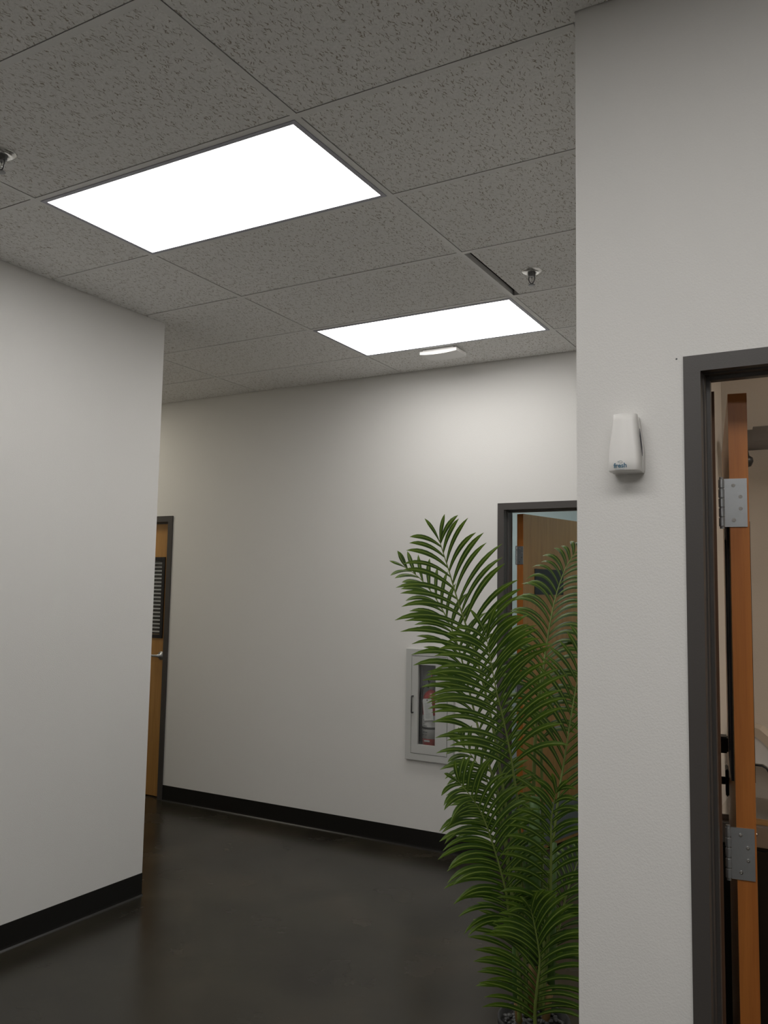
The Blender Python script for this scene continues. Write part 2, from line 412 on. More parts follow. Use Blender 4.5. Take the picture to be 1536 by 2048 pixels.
# washroom behind the right doorway
wall_with_holes('wall_washroom_back', 'x', -0.530, 2.4, 3.62, 3.72, 0, 2.75, [], M_WASH)
wall_with_holes('wall_washroom_left', 'y', YR + 0.105, 3.62, -0.530, -0.522, 0, 2.75, [], M_WASH)
wall_with_holes('wall_washroom_right', 'y', YR + 0.105, 3.72, 2.4, 2.5, 0, 2.75, [], M_WASH)
struct(boxes('ceiling_washroom', [(-0.53, 2.5, YR + 0.105, 3.72, 2.75, 2.80)], M_WASH))
# office behind the open door in the back wall
wall_with_holes('wall_office_back', 'x', -4.0, 0.6, 7.3, 7.4, 0, 2.75, [], M_TEAL)
wall_with_holes('wall_office_left', 'y', YB + 0.125, 7.3, -4.1, -4.0, 0, 2.75, [], M_TEAL)
wall_with_holes('wall_office_right', 'y', YB + 0.125, 7.3, 0.6, 0.7, 0, 2.75, [], M_TEAL)
struct(boxes('ceiling_office', [(-4.1, 0.7, YB + 0.125, 7.4, 2.75, 2.80)], M_TEAL))

# black coved vinyl base: profile swept along the wall
def baseboard(name, p0, p1, nrm):
    prof = [(0.0, 0.115), (0.003, 0.115), (0.0035, 0.016), (0.005, 0.007), (0.010, 0.003), (0.013, 0.0), (0.0, 0.0)]
    p0, p1, nrm = Vector((*p0, 0)), Vector((*p1, 0)), Vector((*nrm, 0))
    bm = bmesh.new(); rings = []
    for p in (p0, p1):
        rings.append([bm.verts.new(p + nrm * d + Vector((0, 0, z))) for d, z in prof])
    n = len(prof)
    for k in range(n): bm.faces.new((rings[0][k], rings[0][(k + 1) % n], rings[1][(k + 1) % n], rings[1][k]))
    bm.faces.new(rings[0][::-1]); bm.faces.new(rings[1])
    return struct(link(name, fin(bm, name), M_BASE))
baseboard('baseboard_left', (XL, -4.0), (XL, YE), (1, 0))
baseboard('baseboard_left_end', (XL, YE), (-8.0, YE), (0, 1))
baseboard('baseboard_back', (-4.757, YB), (-2.030, YB), (0, -1))
baseboard('baseboard_back_corner', (-0.995, YB), (XC, YB), (0, -1))
baseboard('baseboard_return', (XC, YR), (XC, YB), (-1, 0))
baseboard('baseboard_right', (XC, YR), (-0.366, YR), (0, -1))

# ------------------------------------------------------------------ suspended ceiling: tees, tiles
BW = 0.012            # half width of a tee flange
def clip_regions(xa, xb, ya, yb):
    """parts of a ceiling cell that lie inside the hall (two rectangles: main hall and corridor)."""
    out = []
    # main hall south of the right wall, x from left wall to side wall
    for (rx0, rx1, ry0, ry1) in ((XL, XC, -4.0, YB), (XC, 3.5, -4.0, YR), (-8.0, XL, YE, YB)):
        a, b, c, d = max(xa, rx0), min(xb, rx1), max(ya, ry0), min(yb, ry1)
        if b - a > 0.03 and d - c > 0.03: out.append((a, b, c, d, rx0, rx1, ry0, ry1))
    # merge hall pieces split only by the imaginary line y = YR or x = XL
    return out

xl = [X0 + 2 * T * k for k in range(-5, 6)]
yl = [Y0 + T * k for k in range(-10, 6)]
LIGHTS = [(0, 0), (0, 3), (2, -3), (4, -3), (0, -6), (2, -6), (4, -6), (-6, 3)]    # (column, row) of LED panels; column in 4 ft cells *2
panel_cells = {(c // 2, r) for c, r in LIGHTS}

def rect_union_tile(xa, xb, ya, yb):
    """tile outline as an L-free list of rectangles, joined when they touch"""
    rs = clip_regions(xa, xb, ya, yb)
    rs = [list(r[:4]) for r in rs]
    merged = True
    while merged:
        merged = False
        for i in range(len(rs)):
            for j in range(i + 1, len(rs)):
                a, b = rs[i], rs[j]
                if abs(a[0] - b[0]) < 1e-6 and abs(a[1] - b[1]) < 1e-6 and (abs(a[3] - b[2]) < 1e-6 or abs(b[3] - a[2]) < 1e-6):
                    rs[i] = [a[0], a[1], min(a[2], b[2]), max(a[3], b[3])]; rs.pop(j); merged = True; break
                if abs(a[2] - b[2]) < 1e-6 and abs(a[3] - b[3]) < 1e-6 and (abs(a[1] - b[0]) < 1e-6 or abs(b[1] - a[0]) < 1e-6):
                    rs[i] = [min(a[0], b[0]), max(a[1], b[1]), a[2], a[3]]; rs.pop(j); merged = True; break
            if merged: break
    return rs

GAP = 0.0024
tile_mesh = {}
for k in range(len(xl) - 1):
    for r in range(len(yl) - 1):
        col, row = k - 5, r - 10
        if (col, row) in panel_cells: continue
        for (a, b, c, d) in rect_union_tile(xl[k], xl[k + 1], yl[r], yl[r + 1]):
            # inset by the tee; thin dark reveal on the low-x and high-y sides, small slit against walls
            ym = (c + d) / 2
            open_a = (abs(a - XC) < 1e-6 and ym < YR)
            open_b = (abs(b - XC) < 1e-6 and ym < YR) or (abs(b - XL) < 1e-6 and ym > YE)
            if abs(a - XL) < 1e-6 and ym > YE: open_a = True
            la = a + (BW + GAP if abs(a - xl[k]) < 1e-6 else 0.0 if open_a else 0.004)
            lb = b - (BW - 0.004 if abs(b - xl[k + 1]) < 1e-6 else 0.0 if open_b else 0.004)
            lc = c + (BW - 0.004 if abs(c - yl[r]) < 1e-6 else 0.004)
            ld = d - (BW + GAP if abs(d - yl[r + 1]) < 1e-6 else 0.006)
            if (col, row) == (1, 2): la += 0.028          # this tile has slid away from its tee
            if lb - la < 0.01 or ld - lc < 0.01: continue
            sx, sy = round(lb - la, 4), round(ld - lc, 4)
            if (sx, sy) not in tile_mesh:
                bm = bmesh.new(); bm_box(bm, 0, sx, 0, sy, 0, 0.016)
                tile_mesh[sx, sy] = fin(bm, 'ceiling_tile')
            link('ceiling_tile', tile_mesh[sx, sy], M_TILE, ceil, (la, lc, H + 0.0016 + random.uniform(0, 0.0006)))

def tee(name, x0, x1, y0, y1, along):
    bm = bmesh.new()
    if along == 'y':
        bm_box(bm, -BW, BW, 0, y1 - y0, 0, 0.0015); bm_box(bm, -0.003, 0.003, 0, y1 - y0, 0.0015, 0.035); loc = (x0, y0, H)
    else:
        bm_box(bm, 0, x1 - x0, -BW, BW, 0, 0.0015); bm_box(bm, 0, x1 - x0, -0.003, 0.003, 0.0015, 0.030); loc = (x0, y0, H + 0.0002)
    link(name, fin(bm, name), M_TEE, ceil, loc)
for x in xl:
    # north-south main tees, cut where the walls stand
    if XL + 0.02 < x < XC - 0.02: tee('main_tee', x, x, -3.99, YB - 0.004, 'y')
    elif XC <= x < 3.48: tee('main_tee', x, x, -3.99, YR - 0.004, 'y')
    elif -7.98 < x <= XL: tee('main_tee', x, x, YE + 0.004, YB - 0.004, 'y')
for y in yl:
    if y > YB - 0.02 or y < -3.98: continue
    xs0 = -7.99 if y > YE + 0.01 else XL + 0.004
    xe = XC - 0.004 if y > YR else 3.49
    cuts = [xs0] + [x for x in xl if xs0 < x < xe] + [xe]
    for a, b in zip(cuts, cuts[1:]):
        if b - a > 2 * BW + 0.01: tee('cross_tee', a + BW, b - BW, y, y, 'x')
# LED ceiling panels; the row behind the camera is unseen, added for fill
PLBL = {(0, 0): 'lit white rectangular ceiling panel nearest the camera above the left wall',
        (0, 3): 'lit white rectangular ceiling panel by the back wall beside the white ceiling unit',
        (4, -3): 'lit ceiling panel to the right of the camera, farthest from the left wall',
        (2, -3): 'lit ceiling panel right above the camera in front of the washroom wall',
        (2, -6): 'added unseen fill panel just behind the camera, middle of its row of three',
        (0, -6): 'added unseen fill panel just behind the camera, nearest the left wall',
        (4, -6): 'added unseen fill panel just behind the camera, farthest from the left wall',
        (-6, 3): 'added unseen fill panel in the corridor behind the left wall'}
def led_panel(x, y, label, material, group, sx=2 * T, sy=T):
    t = thing('ceiling_light_panel', label, 'ceiling light', (x, y, H), group)
    i = BW + 0.001; f = 0.017
    bm = bmesh.new()
    for b in ((i, sx - i, i, i + f, -0.002, 0.012), (i, sx - i, sy - i - f, sy - i, -0.002, 0.012), (i, i + f, i + f, sy - i - f, -0.002, 0.012), (sx - i - f, sx - i, i + f, sy - i - f, -0.002, 0.012)): bm_box(bm, *b)
    link('panel_frame', fin(bm, 'panel_frame'), M_ALU, t)
    q = i + f
    boxes('diffuser', [(q, sx - q, q, sy - q, -0.001, 0.006)], material, t)
    boxes('back_cover', [(i, sx - i, i, sy - i, 0.0125, 0.04)], M_ALU, t)
    return t
for c, r in LIGHTS:
    led_panel(X0 + c * T, Y0 + r * T, PLBL[c, r], M_FILLC if c == -6 else M_PANEL, 'LED ceiling panels')

# ------------------------------------------------------------------ door frames and doors
def door_frame(name, x0, x1, ztop, yf, depth, face, throat_extra=0.012, parent=None):
    """pressed steel frame around opening; x0,x1 outer edges, ztop outer top, yf = hall wall face; jambs and head are separate parts"""
    t = struct(thing(name, None, None, (0, 0, 0)))
    del_keys = [k for k in ('label', 'category') if k in t]
    for k in del_keys: del t[k]
    p = 0.010
    yb = yf + depth
    ins = face * 1.0
    def jamb(xa, sgn):
        # plan profile: face, return, soffit, stop, rabbet
        s = sgn
        pl = [(xa, yf), (xa, yf - p), (xa + s * ins, yf - p), (xa + s * (ins + 0.001), yf + 0.012), (xa + s * (ins + 0.004), yf + 0.014),
              (xa + s * (ins + 0.004), yf + 0.040), (xa + s * (ins + 0.012), yf + 0.042), (xa + s * (ins + 0.012), yb - 0.046), (xa + s * ins, yb - 0.045),
              (xa + s * ins, yb + p), (xa, yb + p), (xa, yb)]
        inner = [(xa + s * 0.018, yb), (xa + s * 0.018, yf)]
        pts = pl + inner
        bm = bmesh.new()
        lo = [bm.verts.new((x, y, 0)) for x, y in pts]; hi = [bm.verts.new((x, y, ztop)) for x, y in pts]
        n = len(pts)
        for k in range(n): bm.faces.new((lo[k], lo[(k + 1) % n], hi[(k + 1) % n], hi[k]))
        bm.faces.new(lo[::-1]); bm.faces.new(hi)
        link('jamb', fin(bm, 'jamb'), M_FRAME, t)
    jamb(x0, 1); jamb(x1, -1)
    bm = bmesh.new()
    zt = ztop
    pl = [(zt, yf), (zt, yf - p - 0.0003), (zt - ins, yf - p - 0.0003), (zt - ins - 0.001, yf + 0.012), (zt - ins - 0.004, yf + 0.014), (zt - ins - 0.004, yf + 0.040), (zt - ins - 0.012, yf + 0.042),
          (zt - ins - 0.012, yb - 0.046), (zt - ins, yb - 0.045), (zt - ins, yb + p), (zt, yb + p), (zt, yb), (zt - 0.018, yb), (zt - 0.018, yf)]
    lo = [bm.verts.new((x0 + 0.0004, y, z)) for z, y in pl]; hi = [bm.verts.new((x1 - 0.0004, y, z)) for z, y in pl]
    n = len(pl)
    for k in range(n): bm.faces.new((lo[k], lo[(k + 1) % n], hi[(k + 1) % n], hi[k]))
    bm.faces.new(lo[::-1]); bm.faces.new(hi)
    link('frame_head', fin(bm, 'frame_head'), M_FRAME, t)
    return t

def hinge(parent, loc, h=0.114, leaf=0.044, jambleaf=0.022, rotz=0.0):
    """butt hinge; local x runs along the door edge, leaf plane faces -y"""
    e = bpy.data.objects.new('hinge', None)
    bm = bmesh.new()
    bm_box(bm, 0.006, 0.006 + leaf, -0.0015, 0.0015, -h / 2, h / 2)
    me = fin(bm, 'hinge')
    o = link('hinge', me, M_STEEL, parent, loc); o.rotation_euler = (0, 0, rotz)
    bm = bmesh.new()
    for k in range(5):
        z0 = -h / 2 + k * h / 5; g = 0.0012
        bm_lathe(bm, [(0, z0 + g), (0.0058, z0 + g), (0.0068, z0 + g + 0.001), (0.0068, z0 + h / 5 - g - 0.001), (0.0058, z0 + h / 5 - g), (0, z0 + h / 5 - g)], 14)
    bm_lathe(bm, [(0, -h / 2 - 0.004), (0.005, -h / 2 - 0.004), (0.005, h / 2 + 0.004), (0, h / 2 + 0.004)], 12)
    k = link('knuckle', fin(bm, 'knuckle', smooth=False), M_STEEL, o)
    for (sx, sz) in ((0.026, 0.041), (0.041, 0.014), (0.041, -0.014), (0.026, -0.041)):
        bm = bmesh.new(); bm_lathe(bm, [(0, 0.0), (0.0045, 0.0), (0.0042, 0.0012), (0.0012, 0.0013), (0.0010, 0.0004), (0, 0.0004)], 14)
        s = link('screw', fin(bm, 'screw'), M_CHROME, o, (sx, -0.0016, sz)); s.rotation_euler = (math.pi / 2, 0, 0)
    return o

def lever_set(parent, x, z, yface, sgn, name='lever_handle', dirx=-1):
    """rose + lever on a door face at local y=yface, sgn = outward direction in y"""
    bm = bmesh.new(); bm_lathe(bm, [(0, 0), (0.033, 0), (0.033, 0.006), (0.028, 0.011), (0.012, 0.014), (0.011, 0.05), (0, 0.05)], 24)
    o = link(name, fin(bm, name, smooth=True), M_STEEL, parent, (x, yface, z)); o.rotation_euler = (math.pi / 2 * (1 if sgn < 0 else -1), 0, 0)
    bm = bmesh.new()
    bm_tube(bm, [(0, 0, 0), (dirx * 0.02, 0, 0), (dirx * 0.06, 0, 0.002), (dirx * 0.115, 0, 0)], [0.011, 0.010, 0.009, 0.008], 12)
    g = link('grip', fin(bm, 'grip', smooth=True), M_STEEL, o, (0, 0, 0.045))
    return o

def lite(parent, x0, x1, z0, z1, thick, name='vision_window', blinds=False):
    w = 0.028; t = thick
    bm = bmesh.new()
    for ya, yb in ((-0.009, 0.0), (t, t + 0.009)):
        for b in ((x0 - w, x1 + w, z0 - w, z0), (x0 - w, x1 + w, z1, z1 + w), (x0 - w, x0, z0, z1), (x1, x1 + w, z0, z1)):
            bm_box(bm, b[0], b[1], ya, yb, b[2], b[3])
    o = link(name, fin(bm, name), M_BLACK, parent)
    boxes('pane', [(x0, x1, t * 0.45, t * 0.55, z0, z1)], M_GLASS, o)
    return o

def leaf_with_hole(w, thick, h, hole):
    x0, x1, z0, z1 = hole
    return [(0, x0, 0, thick, 0, h), (x1, w, 0, thick, 0, h), (x0, x1, 0, thick, 0, z0), (x0, x1, 0, thick, z1, h)]

# --- door_1: closed door at the far end of the back wall, latch side towards us
door_frame('door_frame_closed', -5.805, -4.757, 2.172, YB, 0.125, 0.046)
d1 = struct(thing('door_1', None, None, (-5.755, YB + 0.045, 0.008)))
DW = 0.948
boxes('leaf', leaf_with_hole(DW, 0.045, 2.113, (0.10, 0.862 - 0.0, 1.235, 1.815)), M_DOOR, d1)
boxes('edge_band', [(DW - 0.0015, DW + 0.0015, 0.0, 0.045, 0, 2.113)], M_EDGE, d1)
lt = lite(d1, 0.128, 0.862, 1.235, 1.815, 0.045)
for k in range(19):
    z = 1.25 + k * 0.030
    s = boxes('blind_slat', [(0.135, 0.855, 0.030, 0.042, 0, 0.011)], M_CABIN, lt, loc=(0, 0, z)); s.rotation_euler = (0.0, 0, 0)
lever_set(d1, 0.885, 1.072, 0.0, -1)

# --- door_2: open door in the back wall (swung into the office)
door_frame('door_frame_office', -2.030, -0.995, 2.170, YB, 0.125, 0.042)
A2 = math.radians(78)
d2 = struct(thing('door_2', None, None, (-1.972, YB + 0.150, 0.008), rotz=A2))
def hang_leaf(d, w, h, thick, material):
    """leaf in local coords: hinge edge at x=0, hall face at y<0 side when closed"""
    return boxes('leaf', [(0.016, w, -0.045, 0.0, 0, h)], material, d)
# local: x along door, -y = hall face
boxes('leaf', [(0.018, 0.92, -thick_, 0.0, 0, 2.108) for thick_ in (0.045,)], M_DOOR, d2)
boxes('edge_band', [(0.0165, 0.0185, -0.0450, 0.0, 0, 2.108)], M_EDGE, d2)
hg = []
for z in (1.845, 1.05, 0.26):
    o = hinge(d2, (0.0150, 0.004, z), rotz=-math.pi / 2)
sg = boxes('sign_plate', [(0.150, 0.505, -0.049, -0.045, 1.600, 1.765)], M_BLACK, d2)
sg['label'] = 'black rectangular sign plate'
lever_set(d2, 0.86, 1.02, -0.045, -1)
boxes('kick_plate', [(0.03, 0.905, -0.0465, -0.045, 0.02, 0.27)], M_STEEL, d2)

# --- door_3: open washroom door at right, seen on its hinge edge
door_frame('door_frame_washroom', -0.3655, 0.675, 2.158, YR, 0.105, 0.037)
A3 = math.radians(99.2)
d3 = struct(thing('door_3', None, None, (-0.3085, YR + 0.128, 0.010), rotz=A3))
boxes('leaf', [(b[0] + 0.018, b[1] + 0.018, b[2] - 0.0595, b[3] - 0.0595, b[4], b[5]) for b in leaf_with_hole(0.90, 0.042, 2.087, (0.13, 0.36, 1.20, 1.745))], M_DOOR, d3)
boxes('edge_band', [(0.016, 0.0185, -0.0593, -0.0177, 0.0, 2.087)], M_EDGE, d3)
bm = bmesh.new()
for ya, yb in ((-0.0650, -0.0595), (-0.0175, -0.0115)):
    for b in ((0.12, 0.405, 1.165, 1.195), (0.12, 0.405, 1.76, 1.79), (0.12, 0.148, 1.195, 1.76), (0.377, 0.405, 1.195, 1.76)):
        bm_box(bm, b[0], b[1], ya, yb, b[2], b[3])
v3 = link('vision_window', fin(bm, 'vision_window'), M_BLACK, d3)
boxes('pane', [(0.148, 0.377, -0.041, -0.037, 1.195, 1.76)], M_GLASS, v3)
for z in (1.826, 1.026, 0.25):
    hinge(d3, (0.0145, 0.0, z), rotz=-math.pi / 2, leaf=0.0495)
bm = bmesh.new(); bm_box(bm, 0.80, 0.865, -0.0175, 0.012, 1.115, 1.165)
link('deadbolt', fin(bm, 'deadbolt', bevel=0.004), M_BLACK, d3)
bm = bmesh.new()
bm_tube(bm, [(0.835, -0.0175, 1.025), (0.835, 0.030, 1.025)], 0.012, 12)
lo = link('lever_handle', fin(bm, 'lever_handle', smooth=True), M_BLACK, d3)
tube('grip', [(0.84, 0.030, 1.027), (0.80, 0.033, 1.025), (0.725, 0.026, 1.022)], [0.010, 0.009, 0.007], M_BLACK, lo, 10)
bm = bmesh.new(); bm_box(bm, 0.79, 0.88, -0.0175, -0.008, 0.985, 1.068)
link('escutcheon', fin(bm, 'escutcheon', bevel=0.003), M_BLACK, lo)
ws = struct(boxes('trim_1', [(-0.3290, -0.3195, YR + 0.1165, YR + 0.1205, 0, 2.10)], M_STRIP))

# ------------------------------------------------------------------ wall-mounted air freshener
fx, fz = -0.4905, 1.893
af = thing('air_freshener', 'white wall-mounted air freshener dispenser beside the right doorway', 'air freshener', (fx, YR, fz))
def loft(name, secs, material, parent, smooth=True, n=8):
    """secs: list of (z, halfwidth, y_front, y_back, corner radius); rounded-front sections stacked in z"""
    bm = bmesh.new(); rings = []
    for z, hw, yf, yb, r, bow in secs:
        pts = [(hw, yb)]
        for k in range(n + 1):
            a = math.pi / 2 * k / n
            pts.append((hw - r + r * math.cos(a), yf + r - r * math.sin(a) ))
        m_ = 6
        base = [pts[-1][0]]
        x1 = pts[-1][0]
        for k in range(1, m_):
            q = 1 - 2 * k / m_
            pts.append((x1 * q, yf - bow * (1 - q * q)))
        for k in range(n + 1):
            a = math.pi / 2 * (1 - k / n)
            pts.append((-hw + r - r * math.cos(a), yf + r - r * math.sin(a)))
        pts.append((-hw, yb))
        rings.append([bm.verts.new((x, y, z)) for x, y in pts])
    m_ = len(rings[0])
    for a, b in zip(rings, rings[1:]):
        for k in range(m_): bm.faces.new((a[k], a[(k + 1) % m_], b[(k + 1) % m_], b[k]))
    bm.faces.new(rings[0][::-1]); bm.faces.new(rings[-1])
    o = link(name, fin(bm, name), material, parent)
    for p in o.data.polygons: p.use_smooth = abs(p.normal.z) < 0.9
    return o
loft('back_body', [(0.003, 0.034, -0.022, 0, 0.004, 0), (0.012, 0.036, -0.026, 0, 0.006, 0), (0.05, 0.036, -0.026, 0, 0.006, 0), (0.09, 0.031, -0.024, 0, 0.006, 0), (0.125, 0.026, -0.022, 0, 0.006, 0), (0.134, 0.025, -0.018, 0, 0.006, 0)], M_IVORY, af)
loft('front_cover', [(0.004, 0.0340, -0.058, -0.027, 0.010, 0.004), (0.006, 0.0350, -0.0600, -0.027, 0.011, 0.004), (0.030, 0.0350, -0.060, -0.027, 0.011, 0.004), (0.055, 0.0340, -0.0595, -0.027, 0.012, 0.004),
                      (0.080, 0.0315, -0.058, -0.0265, 0.013, 0.004), (0.100, 0.0290, -0.056, -0.0265, 0.013, 0.004), (0.122, 0.0270, -0.0535, -0.026, 0.013, 0.004), (0.137, 0.0262, -0.0515, -0.026, 0.012, 0.004)], M_IVORY, af)
bm = bmesh.new(); bm_tube(bm, [(0.0305, -0.0262, 0.104), (0.0320, -0.0267, 0.085), (0.0348, -0.0267, 0.060), (0.0360, -0.0267, 0.040)], [0.0006, 0.0018, 0.0014, 0.0005], 6)  # solid dark sliver, shade of the gap behind the cover put into its colour
sl = link('gap_shade_sliver', fin(bm, 'gap_shade_sliver'), M_INK, af); sl['label'] = 'dark sliver standing in for the shaded gap between cover and back'
def text_mesh(name, body, size, material, parent, loc, rot, offset=0.0, ext=0.0003, spacing=1.0):
    cu = bpy.data.curves.new(name, 'FONT'); cu.body = body; cu.size = size; cu.extrude = ext; cu.offset = offset
    cu.space_character = spacing; cu.align_x = 'CENTER'; cu.resolution_u = 3
    tmp = bpy.data.objects.new(name + '_tmp', cu); COL.objects.link(tmp)
    dg = bpy.context.evaluated_depsgraph_get()
    me = bpy.data.meshes.new_from_object(tmp.evaluated_get(dg))
    bpy.data.objects.remove(tmp); bpy.data.curves.remove(cu)
    me.materials.clear()
    o = link(name, me, material, parent, loc); o.rotation_euler = rot
    return o
text_mesh('lettering', 'fresh', 0.0150, M_TEALINK, af, (-0.0050, -0.0646, 0.0105), (math.pi / 2, 0, 0), offset=0.00028)
bm = bmesh.new()
bm_tube(bm, [(0.0045 * math.cos(a) - 0.0045, -0.0646, 0.0235 + 0.0028 * math.sin(a)) for a in [k * 2 * math.pi / 14 - 2.6 for k in range(13)]], 0.00035, 5)
bm_tube(bm, [(0.0020 * math.cos(a) - 0.0090, -0.0646, 0.0240 + 0.0016 * math.sin(a)) for a in [k * 2 * math.pi / 10 for k in range(9)]], 0.00030, 5)
link('swirl_mark', fin(bm, 'swirl_mark'), M_PALEINK, af)
bm = bmesh.new()
for k in range(9): bm_box(bm, -0.0160 + k * 0.0023, -0.0160 + k * 0.0023 + 0.0013, -0.0646, -0.0636, 0.0062, 0.0074)
link('small_print', fin(bm, 'small_print'), M_PALEINK, af)
# nail hole above the doorway corner
lathe('nail_hole', [(0, 0), (0.0022, 0), (0.0016, 0.0012), (0, 0.0012)], M_INK, bpy.data.objects['wall_right'], 10, (-0.3815, YR - 0.0004, 2.157)).rotation_euler = (math.pi / 2, 0, 0)

# ------------------------------------------------------------------ fire extinguisher cabinet and extinguisher
cab = thing('extinguisher_cabinet', 'pale grey fire extinguisher cabinet recessed in the back wall behind the palm', 'cabinet', (0, 0, 0.548))
cz = 0.548; p = 0.030
cx0, cx1, ch = -2.650, -2.312, 0.697
b_ = 0.040
boxes('frame', [(cx0, cx0 + b_, YB - p, YB, 0, ch), (cx1 - b_, cx1, YB - p, YB, 0, ch), (cx0 + b_, cx1 - b_, YB - p, YB, 0, b_), (cx0 + b_, cx1 - b_, YB - p, YB, ch - b_, ch)], M_CAB, cab)
ix0, ix1, iz0, iz1 = cx0 + b_, cx1 - b_, b_, ch - b_
boxes('inner_box', [(ix0 - 0.013, ix1 + 0.013, YB + 0.150, YB + 0.156, iz0, iz1), (ix0 - 0.013, ix0 - 0.009, YB, YB + 0.150, iz0, iz1), (ix1 + 0.009, ix1 + 0.013, YB, YB + 0.150, iz0, iz1),
                    (ix0 - 0.009, ix1 + 0.009, YB, YB + 0.150, iz0 - 0.002, iz0 + 0.002), (ix0 - 0.009, ix1 + 0.009, YB, YB + 0.150, iz1 - 0.002, iz1 + 0.002)], M_CABIN, cab)
g = 0.0035
dx0, dx1, dz0, dz1 = ix0 + g, ix1 - g, iz0 + g, iz1 - g
wx0, wx1, wz0, wz1 = -2.562, -2.437, 0.098, 0.600
dr = boxes('door', [(dx0, wx0, YB - p - 0.001, YB - p + 0.018, dz0, dz1), (wx1, dx1, YB - p - 0.001, YB - p + 0.018, dz0, dz1), (wx0, wx1, YB - p - 0.001, YB - p + 0.018, dz0, wz0), (wx0, wx1, YB - p - 0.001, YB - p + 0.018, wz1, dz1)], M_CAB, cab)
boxes('pane', [(wx0 - 0.006, wx1 + 0.006, YB - p + 0.019, YB - p + 0.022, wz0 - 0.006, wz1 + 0.006)], M_GLASS, dr)
hx = -2.595
tube('pull_handle', [(hx, YB - p, 0.400), (hx, YB - p - 0.022, 0.400), (hx, YB - p - 0.024, 0.396), (hx, YB - p - 0.024, 0.300), (hx, YB - p - 0.022, 0.296), (hx, YB - p, 0.296)], 0.0042, M_DARKM, dr, 10)

ex = thing('fire_extinguisher', 'red fire extinguisher with white inspection tag inside the wall cabinet', 'fire extinguisher', (-2.516, YB + 0.072, cz + iz0 + 0.0025))
z0 = 0
lathe('cylinder', [(0, 0), (0.052, 0), (0.0565, 0.006), (0.0565, 0.325), (0.052, 0.352), (0.038, 0.375), (0.020, 0.388), (0.016, 0.392), (0, 0.392)], M_RED, ex, 32)
lathe('label_band', [(0.0568, 0.088), (0.0572, 0.088), (0.0572, 0.235), (0.0568, 0.235)], M_LABEL, ex, 32)
lathe('strap', [(0.0568, 0.147), (0.0585, 0.147), (0.0585, 0.161), (0.0568, 0.161)], M_DARKM, ex, 32)
bm = bmesh.new()
for (ang0, z, w, h) in ((-2.15, 0.128, 0.012, 0.007), (-1.95, 0.130, 0.018, 0.006), (-1.65, 0.129, 0.014, 0.006), (-2.1, 0.113, 0.02, 0.004), (-1.7, 0.113, 0.016, 0.004), (-2.05, 0.205, 0.006, 0.009), (-2.05, 0.180, 0.006, 0.010), (-1.85, 0.168, 0.03, 0.004)):
    c = Vector((0.0577 * math.cos(ang0), 0.0577 * math.sin(ang0), z))
    tx = Vector((-math.sin(ang0), math.cos(ang0), 0))
    nn = Vector((math.cos(ang0), math.sin(ang0), 0)) * 0.0004
    vs = [bm.verts.new(c + tx * (w / 2 * a) + Vector((0, 0, h / 2 * b)) + nn) for a, b in ((-1, -1), (1, -1), (1, 1), (-1, 1))]
    bm.faces.new(vs)
tag(link('label_print', fin(bm, 'label_print'), M_INK, ex), kind='stuff')
bm = bmesh.new()
bm_box(bm, -0.020, 0.020, -0.0595, -0.0585, 0.070, 0.081)
link('lower_sticker', fin(bm, 'lower_sticker'), M_LABEL, ex)
lathe('valve', [(0, 0.392), (0.017, 0.392), (0.017, 0.418), (0.013, 0.424), (0.013, 0.438), (0, 0.438)], M_STEEL, ex, 16)
bm = bmesh.new(); bm_box(bm, -0.018, 0.075, -0.011, 0.011, 0.428, 0.438); bm_box(bm, -0.022, 0.085, -0.010, 0.010, 0.455, 0.464); bm_box(bm, -0.022, -0.012, -0.010, 0.010, 0.438, 0.455)
link('squeeze_lever', fin(bm, 'squeeze_lever', bevel=0.002), M_DARKM, ex)
tube('hose', [(-0.012, 0, 0.412), (-0.045, -0.004, 0.418), (-0.066, -0.008, 0.395), (-0.072, -0.012, 0.33), (-0.071, -0.014, 0.20), (-0.070, -0.014, 0.06)], [0.010, 0.010, 0.010, 0.011, 0.011, 0.012], M_BLACK, ex, 10)
bm = bmesh.new()
bm_tube(bm, [(0.004, -0.012, 0.455), (0.006, -0.013, 0.480), (0.010, -0.013, 0.497)], 0.005, 8)
bm_tube(bm, [(0.010 + 0.009 * math.cos(a), -0.013, 0.500 + 0.010 * math.sin(a)) for a in [k * 2 * math.pi / 14 for k in range(15)]], 0.0032, 6)
link('pull_pin', fin(bm, 'pull_pin', smooth=True), M_PINR, ex)
def tag_card():
    o = bpy.data.objects.new('inspection_tag', None)
    bm = bmesh.new()
    w, h, c = 0.033, 0.138, 0.009
    pts = [(-w, 0), (w, 0), (w, h - c), (w - c, h), (-w + c, h), (-w, h - c)]
    a = [bm.verts.new((x, 0, z)) for x, z in pts]; b = [bm.verts.new((x, 0.0008, z)) for x, z in pts]
    n = len(pts)
    bm.faces.new(a); bm.faces.new(b[::-1])
    for k in range(n): bm.faces.new((a[k], b[k], b[(k + 1) % n], a[(k + 1) % n]))
    o = link('inspection_tag', fin(bm, 'inspection_tag'), M_TAG, ex, (0.014, -0.0625, 0.205)); o.rotation_euler = (0, math.radians(-6), 0)
    lathe('eyelet', [(0, 0), (0.0042, 0), (0.0042, 0.0008), (0, 0.0008)], M_BLACK, o, 12, (0, -0.0002, h - 0.010)).rotation_euler = (math.pi / 2, 0, 0)
    bm = bmesh.new(); random.seed(3)
    for k in range(13):
        z = 0.014 + k * 0.0075; l = random.uniform(0.020, 0.042); x = -0.020
        bm_box(bm, x, x + l, -0.0006, 0.0, z, z + 0.0022)
    link('tag_print', fin(bm, 'tag_print'), M_INKL, o)
    return o
tag_card()

